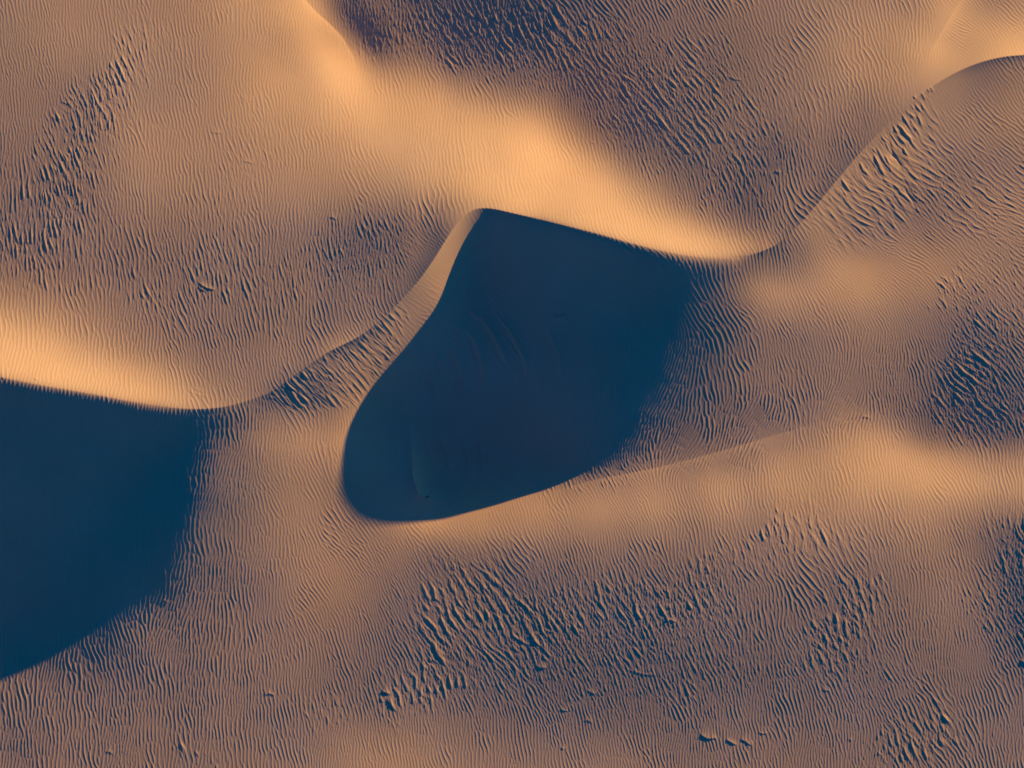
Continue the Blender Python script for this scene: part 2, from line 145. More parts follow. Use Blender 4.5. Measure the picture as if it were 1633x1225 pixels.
LATTICE_SOUTH = """








57 579 537 476 399 314 229 151 83 25
55 736 727 696 638 555 453 343 238 147 71 10 -40 -81 -117 -151
54 865 864 841 797 722 615 484 347 225 126 48 -12 -60 -100 -135 -167
53 991 994 966 918 859 767 634 473 314 184 88 17 -38 -82 -118 -150 -180
52 1102 1123 1095 1020 924 848 733 575 394 231 114 38 -19 -63 -100 -131 -159 -186
51 1174 1222 1217 1141 997 831 713 564 386 227 110 35 -14 -52 -84 -112 -137 -160 -183
50 1202 1265 1285 1235 1085 856 636 479 336 198 89 15 -28 -55 -75 -94 -113 -132 -150 -169
33 709 732 760 0 0 0 0 0 0 0 0 0 0 0 0 0 1209 1267 1292 1253 1121 872 618 426 304 204 106 26 -31 -60 -74 -82 -90 -101 -114 -129 -145
33 836 854 888 930 972 1012 1043 0 0 0 0 0 0 0 0 1223 1260 1274 1239 1103 867 608 428 308 217 140 61 -7 -50 -66 -69 -69 -72 -78 -87 -100 -115
32 966 928 932 979 1037 1102 1168 1220 1251 1260 1255 1244 1237 1238 1248 1262 1273 1263 1214 1097 890 633 416 285 206 131 61 4 -37 -52 -50 -43 -39 -40 -45 -55 -68 -83
31 1171 1079 950 926 1008 1075 1173 1284 1369 1414 1425 1411 1387 1361 1341 1325 1309 1279 1218 1101 909 667 449 277 159 83 21 -27 -48 -45 -26 -9 1 4 0 -8 -20 -35 -51
30 1370 1324 1159 869 792 938 989 1144 1330 1457 1519 1539 1519 1480 1438 1398 1355 1305 1232 1123 926 686 448 262 124 42 -10 -46 -58 -38 1 37 53 57 52 43 30 14 -4 -23
0 259 336 0 0 0 0 0 0 0 0 0 0 0 0 0 0 0 0 0 0 0 0 0 0 0 0 0 0 0 1452 1490 1401 1137 700 505 635 723 986 1263 1431 1515 1564 1543 1498 1446 1390 1319 1237 1112 946 685 433 224 74 -22 -51 -53 -41 -9 39 88 119 122 113 99 82 64 44 23 1
0 302 399 495 584 663 0 0 0 0 0 0 0 0 0 0 0 0 0 0 0 0 0 0 0 0 0 0 0 1393 1496 1496 1322 855 272 93 209 390 695 988 1190 1344 1448 1448 1411 1361 1299 1192 1095 929 720 406 172 23 -59 -88 -71 -37 11 73 131 171 187 178 160 138 115 92 68 44 20
0 331 448 565 678 780 864 927 967 988 0 0 0 0 0 0 0 0 0 0 0 0 0 0 0 0 0 1071 1232 1366 1423 1341 1036 409 -181 -260 -122 97 374 630 827 1009 1132 1214 1204 1164 1099 965 790 628 435 201 34 -52 -53 -29 0 39 93 150 194 220 228 215 192 166 138 112 86 60 35
0 337 472 609 747 874 980 1058 1111 1142 1154 1148 1124 1084 1032 0 0 0 0 0 0 0 0 0 0 0 892 1022 1155 1246 1229 1025 578 -34 -461 -523 -385 -156 98 326 511 674 816 929 944 903 843 738 555 402 277 177 103 52 69 100 115 137 177 204 223 239 245 233 209 181 151 123 97 71 46
0 315 457 607 766 921 1049 1143 1210 1256 1283 1289 1272 1234 1180 1117 1050 982 913 847 786 0 703 695 714 761 831 918 1005 1040 933 567 112 -315 -614 -683 -572 -360 -126 80 246 396 555 683 706 695 683 634 500 372 283 234 197 167 165 169 164 170 201 217 227 244 251 238 213 184 155 128 102 78 54
0 263 396 539 705 885 1033 1145 1230 1296 1345 1374 1369 1336 1283 1220 1154 1089 1020 946 870 798 741 707 699 713 740 772 801 764 545 93 -320 -573 -770 -821 -729 -545 -328 -124 49 204 361 491 531 537 534 489 388 306 266 243 218 188 161 135 120 127 160 190 216 240 246 231 206 178 151 127 105 83 62
0 184 286 396 530 701 872 1015 1128 1221 1301 1365 1378 1352 1306 1249 1193 1141 1082 1008 920 828 746 688 660 649 645 630 596 456 87 -370 -717 -894 -991 -993 -894 -719 -505 -288 -86 96 247 337 371 380 368 318 252 215 211 205 180 141 99 61 44 56 96 144 189 221 227 211 187 164 144 125 107 89 71
0 91 151 211 287 413 577 738 867 987 1102 1210 1246 1237 1211 1166 1130 1105 1071 1007 914 810 706 628 593 569 562 540 411 67 -447 -851 -1093 -1212 -1245 -1199 -1077 -891 -664 -426 -200 -8 128 194 213 222 217 187 163 157 162 151 113 63 11 -34 -48 -21 33 92 145 180 188 176 161 148 136 125 113 98 82
0 2 22 36 63 157 310 467 550 660 767 859 923 943 950 935 927 942 946 900 817 721 613 521 484 459 420 322 20 -506 -1030 -1302 -1446 -1508 -1500 -1421 -1274 -1066 -816 -552 -311 -124 -15 45 72 94 111 113 116 117 110 77 16 -44 -97 -144 -139 -86 -26 30 82 118 130 133 135 136 135 131 123 111 96
0 -70 -73 -78 -69 -6 118 272 348 422 491 528 575 589 590 592 596 617 647 621 591 528 470 408 313 240 132 -108 -474 -943 -1354 -1587 -1709 -1755 -1731 -1636 -1471 -1240 -961 -670 -421 -244 -136 -83 -41 -2 28 48 55 46 30 -15 -98 -169 -217 -238 -207 -150 -94 -43 14 51 70 95 120 138 147 147 140 128 112
0 -120 -134 -144 -137 -91 -1 114 195 257 301 318 328 322 306 298 293 286 288 279 270 239 221 223 191 88 -111 -460 -801 -1164 -1490 -1725 -1870 -1932 -1913 -1813 -1637 -1391 -1089 -768 -508 -353 -231 -168 -113 -63 -31 -20 -24 -36 -47 -73 -148 -229 -305 -310 -259 -230 -182 -115 -39 -3 30 86 134 164 177 176 166 149 130
0 -153 -176 -192 -194 -169 -117 -47 12 51 70 77 75 64 55 49 43 32 14 -1 -10 44 123 148 116 -49 -344 -693 -948 -1232 -1519 -1766 -1944 -2029 -2014 -1907 -1722 -1475 -1170 -840 -563 -401 -278 -210 -152 -105 -73 -56 -49 -40 -19 -3 -45 -119 -223 -284 -283 -270 -220 -135 -51 -4 58 136 189 217 223 215 197 174 149
0 -181 -216 -246 -266 -271 -258 -231 -195 -177 -172 -177 -186 -197 -205 -213 -224 -236 -243 -229 -173 -24 80 60 -68 -322 -642 -916 -1062 -1253 -1493 -1737 -1939 -2026 -1989 -1857 -1644 -1403 -1114 -812 -553 -377 -249 -188 -123 -61 -37 15 84 113 144 171 136 72 24 -4 -44 -51 -16 61 123 154 208 256 283 289 280 259 231 199 166
0 -213 -268 -319 -365 -403 -431 -441 -426 -421 -427 -437 -448 -457 -466 -476 -483 -481 -451 -375 -231 -43 -22 -147 -363 -640 -906 -1092 -1173 -1277 -1441 -1646 -1845 -1881 -1762 -1581 -1297 -1037 -766 -497 -308 -174 -67 -21 51 148 177 227 313 335 332 327 293 266 271 277 259 259 277 327 367 392 412 404 387 364 335 300 262 221 179
0 -259 -338 -417 -493 -567 -631 -673 -672 -677 -688 -700 -710 -719 -726 -728 -714 -672 -583 -447 -268 -173 -269 -451 -668 -890 -1068 -1185 -1258 -1322 -1397 -1498 -1602 -1505 -1236 -984 -692 -440 -250 -81 15 82 152 189 246 324 352 384 439 443 421 404 391 398 409 391 368 372 384 416 464 516 542 512 469 423 378 331 284 235 187
0 -323 -432 -540 -649 -756 -853 -920 -929 -938 -951 -963 -971 -975 -970 -947 -893 -799 -664 -511 -374 -387 -551 -739 -912 -1059 -1173 -1262 -1345 -1395 -1395 -1344 -1206 -956 -705 -481 -266 -96 25 120 168 205 255 292 336 384 410 437 463 463 447 435 438 449 449 422 387 367 358 381 444 524 573 554 508 454 400 346 293 240 188
0 -408 -547 -686 -827 -966 -1091 -1177 -1191 -1202 -1214 -1221 -1221 -1209 -1177 -1115 -1017 -887 -742 -614 -564 -673 -831 -968 -1082 -1168 -1247 -1326 -1393 -1395 -1318 -1165 -940 -672 -454 -270 -107 18 102 160 195 226 271 312 350 385 411 431 441 438 430 428 434 437 427 397 356 316 296 323 396 485 546 544 506 454 398 343 289 234 181
0 -510 -678 -848 -1020 -1188 -1338 -1440 -1456 -1465 -1470 -1466 -1447 -1408 -1339 -1237 -1112 -976 -855 -795 -824 -949 -1069 -1147 -1207 -1253 -1308 -1363 -1381 -1315 -1164 -956 -720 -498 -327 -180 -58 33 93 134 167 202 246 287 320 350 373 387 388 381 375 379 385 381 366 337 297 258 242 274 349 435 496 502 474 428 376 323 271 219 167
0 -624 -819 -1016 -1216 -1415 -1590 -1706 -1719 -1717 -1708 -1683 -1636 -1564 -1463 -1342 -1216 -1093 -1017 -1025 -1081 -1169 -1242 -1283 -1310 -1326 -1348 -1349 -1294 -1171 -981 -761 -547 -373 -249 -149 -66 -2 43 78 114 154 198 237 267 292 311 318 314 308 305 309 312 305 289 263 231 203 196 230 299 377 433 444 424 386 340 292 245 196 148
0 -743 -958 -1177 -1402 -1629 -1835 -1966 -1963 -1948 -1921 -1870 -1798 -1696 -1564 -1443 -1321 -1209 -1170 -1215 -1273 -1321 -1355 -1375 -1383 -1368 -1343 -1282 -1162 -1000 -803 -602 -434 -310 -223 -158 -104 -59 -20 16 53 97 141 180 206 225 236 237 232 228 229 232 232 225 209 189 166 147 147 180 242 310 361 377 366 336 297 255 213 169 126
0 -857 -1085 -1317 -1556 -1805 -2046 -2223 -2207 -2154 -2109 -2017 -1891 -1757 -1603 -1469 -1358 -1288 -1296 -1352 -1404 -1425 -1435 -1436 -1417 -1366 -1285 -1166 -1011 -838 -660 -497 -376 -296 -242 -200 -163 -126 -87 -50 -11 32 74 111 133 143 147 146 144 144 146 148 146 140 129 114 99 91 96 127 180 239 287 306 304 283 251 216 178 140 102
0 -957 -1188 -1421 -1658 -1903 -2147 -2345 -2373 -2276 -2155 -2014 -1863 -1723 -1592 -1491 -1430 -1415 -1439 -1472 -1502 -1499 -1485 -1458 -1397 -1303 -1183 -1031 -868 -708 -565 -451 -375 -331 -299 -268 -237 -200 -157 -116 -77 -39 -5 23 40 45 47 49 50 53 56 55 52 49 45 38 34 37 50 81 126 176 218 238 241 228 205 175 143 110 77
0 -1036 -1258 -1480 -1696 -1910 -2110 -2256 -2287 -2210 -2078 -1926 -1783 -1670 -1582 -1534 -1526 -1548 -1571 -1582 -1581 -1551 -1505 -1440 -1333 -1201 -1056 -903 -756 -625 -521 -453 -415 -395 -374 -344 -311 -271 -226 -185 -147 -116 -93 -76 -64 -59 -54 -48 -44 -40 -38 -41 -44 -43 -39 -35 -27 -12 11 44 83 124 159 177 182 175 159 136 109 82 54
0 -1086 -1290 -1489 -1673 -1845 -1992 -2092 -2116 -2064 -1959 -1831 -1719 -1644 -1606 -1606 -1630 -1653 -1660 -1652 -1619 -1557 -1475 -1371 -1232 -1080 -929 -793 -678 -584 -514 -483 -471 -458 -437 -406 -371 -331 -290 -254 -221 -195 -179 -168 -157 -149 -140 -134 -131 -128 -128 -130 -130 -123 -111 -96 -77 -52 -23 11 47 82 110 125 130 126 115 98 78 56 33
0 -1104 -1283 -1453 -1603 -1734 -1842 -1914 -1941 -1921 -1861 -1779 -1710 -1673 -1668 -1696 -1724 -1729 -1709 -1678 -1612 -1517 -1403 -1269 -1115 -961 -819 -702 -619 -563 -524 -513 -510 -497 -474 -445 -413 -378 -343 -313 -287 -267 -255 -244 -232 -220 -211 -208 -207 -208 -208 -206 -201 -188 -168 -143 -115 -85 -52 -17 18 48 70 83 88 86 78 65 49 33 15
0 -1090 -1242 -1382 -1502 -1602 -1685 -1749 -1791 -1811 -1810 -1784 -1752 -1741 -1752 -1782 -1790 -1768 -1720 -1657 -1559 -1431 -1289 -1140 -989 -849 -724 -621 -551 -515 -502 -511 -515 -505 -485 -461 -433 -404 -376 -350 -328 -314 -311 -305 -293 -279 -270 -268 -270 -271 -270 -265 -253 -236 -211 -180 -146 -113 -78 -43 -9 18 38 50 55 54 48 38 27 14 1
0 -1050 -1175 -1290 -1384 -1464 -1535 -1601 -1665 -1730 -1793 -1830 -1824 -1827 -1838 -1850 -1827 -1770 -1690 -1594 -1464 -1311 -1152 -997 -858 -736 -629 -538 -475 -448 -451 -475 -491 -488 -475 -455 -431 -407 -382 -361 -346 -341 -346 -349 -343 -330 -321 -318 -318 -319 -316 -306 -291 -270 -241 -206 -170 -135 -99 -63 -30 -4 14 25 31 31 26 19 10 0 -10
0 -990 -1093 -1186 -1263 -1330 -1396 -1467 -1550 -1648 -1759 -1856 -1890 -1893 -1886 -1869 -1814 -1723 -1610 -1482 -1331 -1165 -1003 -856 -731 -624 -531 -455 -405 -389 -402 -430 -450 -453 -443 -428 -408 -387 -369 -355 -350 -356 -367 -376 -376 -367 -360 -357 -354 -352 -345 -331 -311 -288 -258 -221 -183 -147 -111 -75 -44 -19 -2 9 15 15 12 6 -1 -8 -16
0 -918 -1004 -1080 -1144 -1203 -1266 -1340 -1431 -1540 -1657 -1761 -1816 -1827 -1808 -1766 -1692 -1586 -1459 -1317 -1162 -1003 -852 -718 -606 -512 -435 -376 -341 -332 -346 -370 -389 -396 -392 -382 -368 -353 -342 -336 -338 -349 -362 -373 -377 -374 -370 -366 -361 -355 -345 -329 -307 -282 -252 -218 -181 -146 -111 -78 -50 -27 -11 0 5 6 4 -1 -6 -12 -18
0 -838 -911 -976 -1031 -1084 -1143 -1215 -1303 -1404 -1508 -1595 -1647 -1658 -1634 -1581 -1498 -1390 -1263 -1124 -979 -836 -702 -585 -488 -408 -346 -302 -279 -275 -287 -305 -322 -331 -333 -327 -319 -312 -307 -307 -314 -325 -338 -350 -356 -358 -356 -351 -345 -336 -323 -306 -284 -260 -231 -200 -167 -135 -103 -75 -50 -30 -15 -5 0 1 -1 -4 -9 -14 -19
0 -755 -819 -876 -925 -972 -1026 -1090 -1167 -1252 -1334 -1401 -1440 -1445 -1417 -1359 -1276 -1172 -1053 -926 -798 -674 -560 -461 -379 -313 -265 -234 -219 -219 -229 -244 -259 -269 -274 -273 -271 -269 -270 -274 -282 -294 -305 -316 -324 -327 -327 -323 -315 -304 -290 -272 -251 -227 -201 -173 -145 -117 -90 -66 -45 -28 -15 -6 -2 -1 -2 -5 -9 -13 -17
0 -670 -727 -779 -823 -865 -912 -965 -1026 -1091 -1153 -1200 -1224 -1220 -1189 -1131 -1051 -955 -848 -737 -627 -523 -428 -347 -280 -228 -192 -170 -162 -164 -174 -188 -202 -214 -222 -225 -227 -230 -234 -241 -249 -260 -270 -279 -286 -290 -290 -286 -278 -267 -252 -234 -213 -191 -168 -144 -119 -95 -73 -53 -36 -23 -13 -6 -3 -2 -3 -5 -8 -11 -15
0 -581 -635 -682 -723 -761 -800 -841 -885 -930 -971 -1001 -1012 -1001 -966 -911 -837 -751 -658 -563 -471 -385 -309 -244 -192 -152 -125 -111 -108 -113 -124 -138 -152 -165 -175 -182 -188 -194 -200 -208 -217 -225 -234 -241 -246 -249 -250 -246 -238 -227 -212 -194 -175 -155 -134 -114 -93 -74 -56 -40 -27 -17 -9 -4 -2 -1 -2 -4 -6 -9 -12
0 -490 -539 -584 -622 -655 -687 -718 -746 -773 -795 -809 -809 -791 -756 -704 -638 -563 -483 -404 -329 -261 -201 -151 -112 -83 -65 -56 -57 -65 -78 -93 -108 -123 -135 -144 -153 -161 -169 -177 -184 -192 -198 -204 -207 -209 -208 -204 -197 -186 -172 -156 -139 -121 -103 -85 -68 -53 -39 -27 -17 -10 -5 -1 0 0 -1 -3 -5 -7 -9
0 -393 -439 -481 -516 -546 -570 -591 -607 -619 -625 -624 -613 -591 -556 -508 -450 -387 -321 -257 -197 -144 -99 -63 -36 -18 -7 -5 -9 -19 -34 -50 -67 -83 -97 -109 -119 -128 -137 -145 -152 -158 -163 -167 -168 -168 -166 -162 -155 -145 -132 -118 -103 -88 -72 -58 -44 -32 -22 -13 -7 -2 1 2 3 2 1 -1 -3 -5 -7
0 -292 -333 -371 -402 -427 -445 -456 -462 -461 -454 -441 -422 -395 -360 -317 -268 -215 -163 -113 -68 -30 1 24 40 48 51 47 39 26 10 -8 -27 -44 -59 -73 -84 -95 -104 -111 -118 -123 -127 -129 -129 -127 -124 -119 -112 -103 -93 -80 -68 -55 -43 -31 -21 -13 -6 0 4 6 7 7 6 5 3 1 -1 -2 -5
0 -188 -224 -258 -285 -304 -315 -318 -313 -301 -283 -260 -233 -202 -166 -128 -87 -46 -6 29 60 83 101 112 116 116 110 101 88 72 53 34 14 -4 -21 -36 -49 -60 -69 -77 -83 -87 -89 -90 -89 -86 -82 -77 -70 -62 -53 -43 -32 -22 -13 -5 2 7 11 13 14 14 13 12 10 8 6 4 2 0 -2"""
def read_lattice(text):
    a = np.zeros((NY, NX))
    for j, row in enumerate(text.split('\n')[1:]):
        v = [int(t) for t in row.split()]
        if v: a[j, v[0]:v[0]+len(v)-1] = v[1:]
    return a.ravel()*0.05
def poly_mask(poly, x, y):
    px = np.array([p[0] for p in poly], float); py = np.array([p[1] for p in poly], float)
    c = np.zeros(x.shape, bool); j = len(px)-1
    for i in range(len(px)):
        cond = ((py[i] > y) != (py[j] > y)) & (x < (px[j]-px[i])*(y-py[i])/(py[j]-py[i]+1e-9)+px[i])
        c ^= cond; j = i
    return c
def dune_height(sol, x, y):
    n1 = NX*NY
    xmax = GX0+(NX-3)*H-1e-3; ymax = GY0+(NY-3)*H-1e-3
    def refl(v, a, b):
        p = np.mod(v-a, 2*(b-a)); return a+np.where(p > b-a, 2*(b-a)-p, p)
    x = refl(x, GX0+1e-3, xmax); y = refl(y, GY0+1e-3, ymax)
    i, w = basis(x, y)
    zn = (sol[i]*w).sum(-1); zs = (sol[i+n1]*w).sum(-1)
    cy = crest_y(x); sl = (crest_y(x+3)-crest_y(x-3))/6
    d = (y-cy)/np.sqrt(1+sl*sl); a = np.abs(d)
    z = np.where(d < 0, zn, zs)
    # sharp lip where the lee face meets the wind side
    ss = lambda a, b: (lambda t: t*t*(3-2*t))(np.clip((x-a)/(b-a), 0, 1))
    lip = ss(400, 520)*(1-ss(665, 775))+ss(1200, 1320)
    z = z-lip*np.where(d < 0, 0.33*a*np.exp(-a/32), 0.30*a*np.exp(-a/20))
    # rounded brow elsewhere, so that ripples run over it
    brow = np.clip((330-x)/80, 0, 1)+np.clip((x-800)/60, 0, 1)*np.clip((1215-x)/40, 0, 1)
    return z-brow*0.42*(np.sqrt(a*a+81.0)-a)
# ------------------------------------------------------------------ wind ripples
# tilt of the ripple crests from the north-south line, in degrees (positive: running down to the right), and spacing
FLOW = """
100 50 6 5.6;300 50 5 6;450 60 -5 5.6;20 300 -5 6;100 250 12 6;300 300 2 6.2;380 220 12 6.5;300 450 5 6.8;120 450 0 6.8;60 560 -8 6.2;200 600 -8 6.2;330 560 12 6.4;450 500 2 6.4;600 430 0 6.2;500 350 0 6;550 220 2 6;545 110 -8 5;600 280 25 6.6;700 330 -3 6.6
700 200 0 6.2;800 300 5 6.6;880 380 5 6.2;600 60 10 6;750 60 30 7.2;900 40 35 7.2;1000 120 32 7;900 180 10 5.6;960 260 8 6;1100 60 28 7;1150 200 25 7;1100 330 12 6.2;1250 60 22 7;1300 200 12 6.8;1230 300 6 6.4;1400 60 10 6.6;1400 150 5 6.6;1480 70 -12 6;1530 60 62 5;1600 40 45 6;1600 80 12 6
1560 150 38 6;1500 210 42 6.4;1600 230 48 7;1450 290 50 7.5;1540 330 46 7.6;1380 330 55 7.6;1330 380 45 6.6;1620 360 55 6;1440 410 60 5.2;1380 440 52 5;1300 430 30 5.4;1230 430 8 6.4;1150 430 12 7.4;1200 480 38 6.4;1120 500 35 7.6;1130 560 5 7.4;1180 560 12 6.2;1280 540 20 5.8;1280 620 8 6;1400 500 35 5.2;1390 560 -8 5.6;1400 620 8 6;1500 420 45 5.6;1620 450 35 6;1550 600 42 7.5;1300 700 8 6;1220 690 -38 5.2;1350 650 -35 5.2;1100 740 -42 5;1000 780 30 5;950 800 32 5.4;1100 790 18 5.6;1250 770 8 6;1400 740 6 6;1500 730 28 6;1600 760 5 6.2;1450 690 15 6
1000 660 -20 6;1060 600 -15 6;900 600 5 7;780 560 30 8;700 540 45 8;700 620 0 7.5;800 700 2 7;900 740 5 6.5;620 740 8 5.6;740 812 25 5.4;850 450 60 6;1000 450 45 6;690 400 50 6;660 480 58 7;600 540 45 7.4;530 590 40 7.4;470 630 40 7
520 690 -3 6;420 690 -6 6;350 760 -4 7;450 790 18 6.6;520 800 22 6;330 870 -5 6.8;430 880 3 6.4;560 870 35 5.8;600 900 32 5.6;520 960 28 5.8;150 700 -5 6.5;150 880 0 6.5;180 1040 8 6.6;270 980 -15 6.2;330 1050 -5 6.6;60 1080 -10 6.2;100 1180 -4 6.2;300 1180 0 6.4;450 1100 4 6.2;550 1050 12 5.8;520 1190 3 6;640 1200 5 5.8;800 1210 4 6
700 870 30 5.8;800 880 28 6.6;950 870 15 6.6;1100 870 8 6.4;700 960 35 7;820 1000 34 7.4;950 960 25 7.4;1080 940 26 7;1000 1060 18 6.4;850 1090 20 6;1000 1150 12 6;1200 900 22 6.6;1230 980 5 6.8;1330 930 28 7;1300 1020 30 7;1200 1080 12 6.4;1400 1100 25 6.2;1450 900 12 6.4;1500 1000 4 6;1600 900 25 6.4;1600 1050 20 6;1350 1180 5 6;1480 1180 25 7;1600 1180 5 6;1100 1210 5 6
"""
# patches of coarse, lumpy megaripples: x, y, radius along, radius across, direction of the long axis (deg, y down), strength, kind
PATCH = """
150 200 140 55 -58 0.9 3;150 190 110 38 -58 0.9 2;210 90 80 35 -50 0.7 3;90 320 90 70 -70 1 3;90 320 70 40 -70 .6 2;60 380 90 50 0 1.0 3;30 440 70 35 0 0.8 3;380 300 120 60 -60 .5 3;480 420 150 60 -20 .5 3;300 460 200 40 0 .5 3;1540 320 120 60 20 .7 3;1120 200 160 120 30 .6 3
620 40 75 50 20 0.9 1;590 60 50 35 30 .5 2;760 55 150 55 10 1.0 1;900 60 110 55 5 0.9 1;820 30 140 40 5 0.7 2;1000 110 110 60 20 0.6 1;1120 210 120 90 35 0.42 1;1000 200 60 40 0 0.4 1;1250 250 90 60 -45 0.25 1;1130 100 90 60 0 0.4 1
600 400 100 50 -40 0.65 1;560 330 60 40 0 0.25 1;360 430 150 40 10 0.22 1;400 250 60 40 -60 0.25 1
1560 560 110 55 -65 0.95 1;1590 660 80 45 0 0.9 1;1520 640 60 40 -50 0.7 1;1515 460 55 18 -65 0.85 2;1620 430 50 60 0 0.4 1;1550 470 60 25 -60 0.5 1
720 960 90 60 -30 0.75 2;860 1010 130 60 0 0.85 1;830 980 120 45 10 0.6 2;980 950 90 35 5 0.65 2;1080 960 110 60 0 0.75 1;700 1080 60 45 -20 0.9 2;650 1110 45 35 0 0.85 2;800 1080 120 50 0 0.4 1;1000 1080 150 60 0 0.45 1;1160 1050 120 80 0 0.4 1;1140 900 50 22 -20 0.7 2;1100 960 60 40 0 0.6 2;780 900 120 30 0 0.45 1;1000 1010 140 40 10 0.55 1
1235 850 55 28 -60 1.0 2;1290 845 50 34 0 0.8 2;1355 990 90 46 -65 1.0 2;1320 1010 50 30 -40 .7 2;1300 1020 40 26 -40 0.6 2;1370 920 70 50 0 0.35 1;1390 1080 90 50 0 0.4 1
1620 870 55 45 80 0.95 2;1620 970 60 90 90 0.85 1;1480 1185 70 40 -15 1.0 2;1430 1215 45 34 0 0.95 2;520 1140 50 20 -30 0.6 2;310 1212 45 12 0 0.7 2;1470 1130 60 40 0 0.3 1
925 771 100 12 -16 0.85 3;1005 738 75 14 -28 0.7 3;1200 700 120 8 -17 .4 1
"""
# where ripples lie flatter than usual (wind-polished sand): x, y, radius, factor
CALM = """
545 100 48 .35;500 30 30 .4;520 60 30 .35;700 420 38 .2;735 360 25 .15;660 460 30 .6;1470 150 45 .25;1440 200 45 .2;1560 115 45 .35;1500 120 35 .3;1485 70 16 .1;1500 40 16 .1;1520 15 16 .15;1405 210 22 .3;1625 70 22 .4;1380 425 25 .6;860 300 90 .8;640 200 90 .8
765 345 20 .2;830 400 60 .3;640 790 50 .5;1350 420 40 .6
1135 470 60 .68;1120 560 65 .68;1085 640 60 .7;330 740 60 .7;310 840 60 .7;1320 330 30 .5;1350 280 25 .4;"""
def quint(a, b, x):
    t = np.clip((x-a)/(b-a), 0, 1); return t*t*(3-2*t)
def coarse_eval(fn, X0, Y0, W, Hh, step, grid):
    """evaluate fn on a coarse grid and bilinearly spread it on the fine one"""
    xs = np.arange(X0, X0+W+step, step); ys = np.arange(Y0, Y0+Hh+step, step)
    q = np.stack([a.ravel() for a in np.meshgrid(xs, ys)], -1)
    v = fn(q).reshape(len(ys), len(xs), -1)
    gx = (grid[0]-X0)/step; gy = (grid[1]-Y0)/step
    i = np.clip(gx.astype(int), 0, len(xs)-2); j = np.clip(gy.astype(int), 0, len(ys)-2)
    fx = (gx-i)[None,:,None]; fy = (gy-j)[:,None,None]
    r0 = v[j]; r1 = v[j+1]
    return (r0[:,i]*(1-fx)+r0[:,i+1]*fx)*(1-fy)+(r1[:,i]*(1-fx)+r1[:,i+1]*fx)*fy

def make_noise(shape, step, seed):
    rng = np.random.default_rng(seed)
    nz = np.fft.rfft2(rng.standard_normal(shape).astype(np.float32))
    fy = np.fft.fftfreq(shape[0], step)[:,None]; fx = np.fft.rfftfreq(shape[1], step)[None,:]
    return nz, fx, fy
def lowpass(shape, step, seed, size):
    nz, fx, fy = make_noise(shape, step, seed)
    f2 = fx**2+fy**2
    o = np.fft.irfft2(nz*np.exp(-f2*(size*1.0)**2*2), s=shape)
    return (o/o.std()).astype(np.float32)

def wave_bank(xs, ys, step, angle, lam, seed, aspread, lspread, abin, lratio, pad=64):
    """oriented band-passed noise whose direction and spacing follow the given fields; returns phase and strength"""
    shape = (len(ys)+pad, len(xs)+pad)
    rng = np.random.default_rng(seed)
    F = np.fft.fft2(rng.standard_normal(shape)).astype(np.complex64)
    fy = np.fft.fftfreq(shape[0], step)[:,None]; fx = np.fft.fftfreq(shape[1], step)[None,:]
    fr = np.sqrt(fx**2+fy**2)+1e-9; fa = np.degrees(np.arctan2(fy, fx))
    out = np.zeros((len(ys), len(xs)), np.complex64)
    lo, hi = angle.min(), angle.max()
    A = np.arange(math.floor(lo/abin), math.ceil(hi/abin)+1)*abin
    l0, l1 = math.log(lam.min()), math.log(lam.max()); lr = math.log(lratio)
    Ls = np.arange(math.floor(l0/lr), math.ceil(l1/lr)+1)*lr
    llam = np.log(lam)
    for a in A:
        wa = np.clip(1-np.abs(angle-a)/abin, 0, 1)
        if not wa.any(): continue
        # crest tilt a (down-right) -> wave vector turned to (cos a, -sin a)
        da = (fa+a+180) % 360-180
        Ga = np.exp(-0.5*(da/aspread)**2)
        for L in Ls:
            w = wa*np.clip(1-np.abs(llam-L)/lr, 0, 1)
            if not (w > 0).any(): continue
            G = Ga*np.exp(-0.5*(np.log(fr*math.exp(L))/lspread)**2)
            r = np.fft.ifft2(F*G)[:len(ys),:len(xs)]
            out += (w*r/math.sqrt(float((G**2).mean()))).astype(np.complex64)
    return np.angle(out), np.abs(out)

def blobs(txt_rows, x, y):
    """soft ellipses -> (kind 1 strength, kind 2 strength)"""
    m1 = np.zeros(x.shape, np.float32); m2 = m1.copy(); m3 = m1.copy()
    for cx, cy, ra, rb, ang, s, kind in txt_rows:
        c, sn = math.cos(math.radians(ang)), math.sin(math.radians(ang))
        u = ((x-cx)*c+(y-cy)*sn)/ra; v = (-(x-cx)*sn+(y-cy)*c)/rb
        e = s*np.exp(-1.0*(u*u+v*v)**1.3)
        if kind == 1: m1 = 1-(1-m1)*(1-e)
        elif kind == 2: m2 = 1-(1-m2)*(1-e)
        else: m3 = 1-(1-m3)*(1-e)
    return m1, m2, m3

def crest_shape(ph, sharp, skew, lean=0.5):
    """a ripple profile: rounded trough, sharp crest, leaning to one side"""
    p = ph+skew*np.sin(ph)+lean*np.cos(ph)
    c = 0.5+0.5*np.cos(p)
    return c**sharp

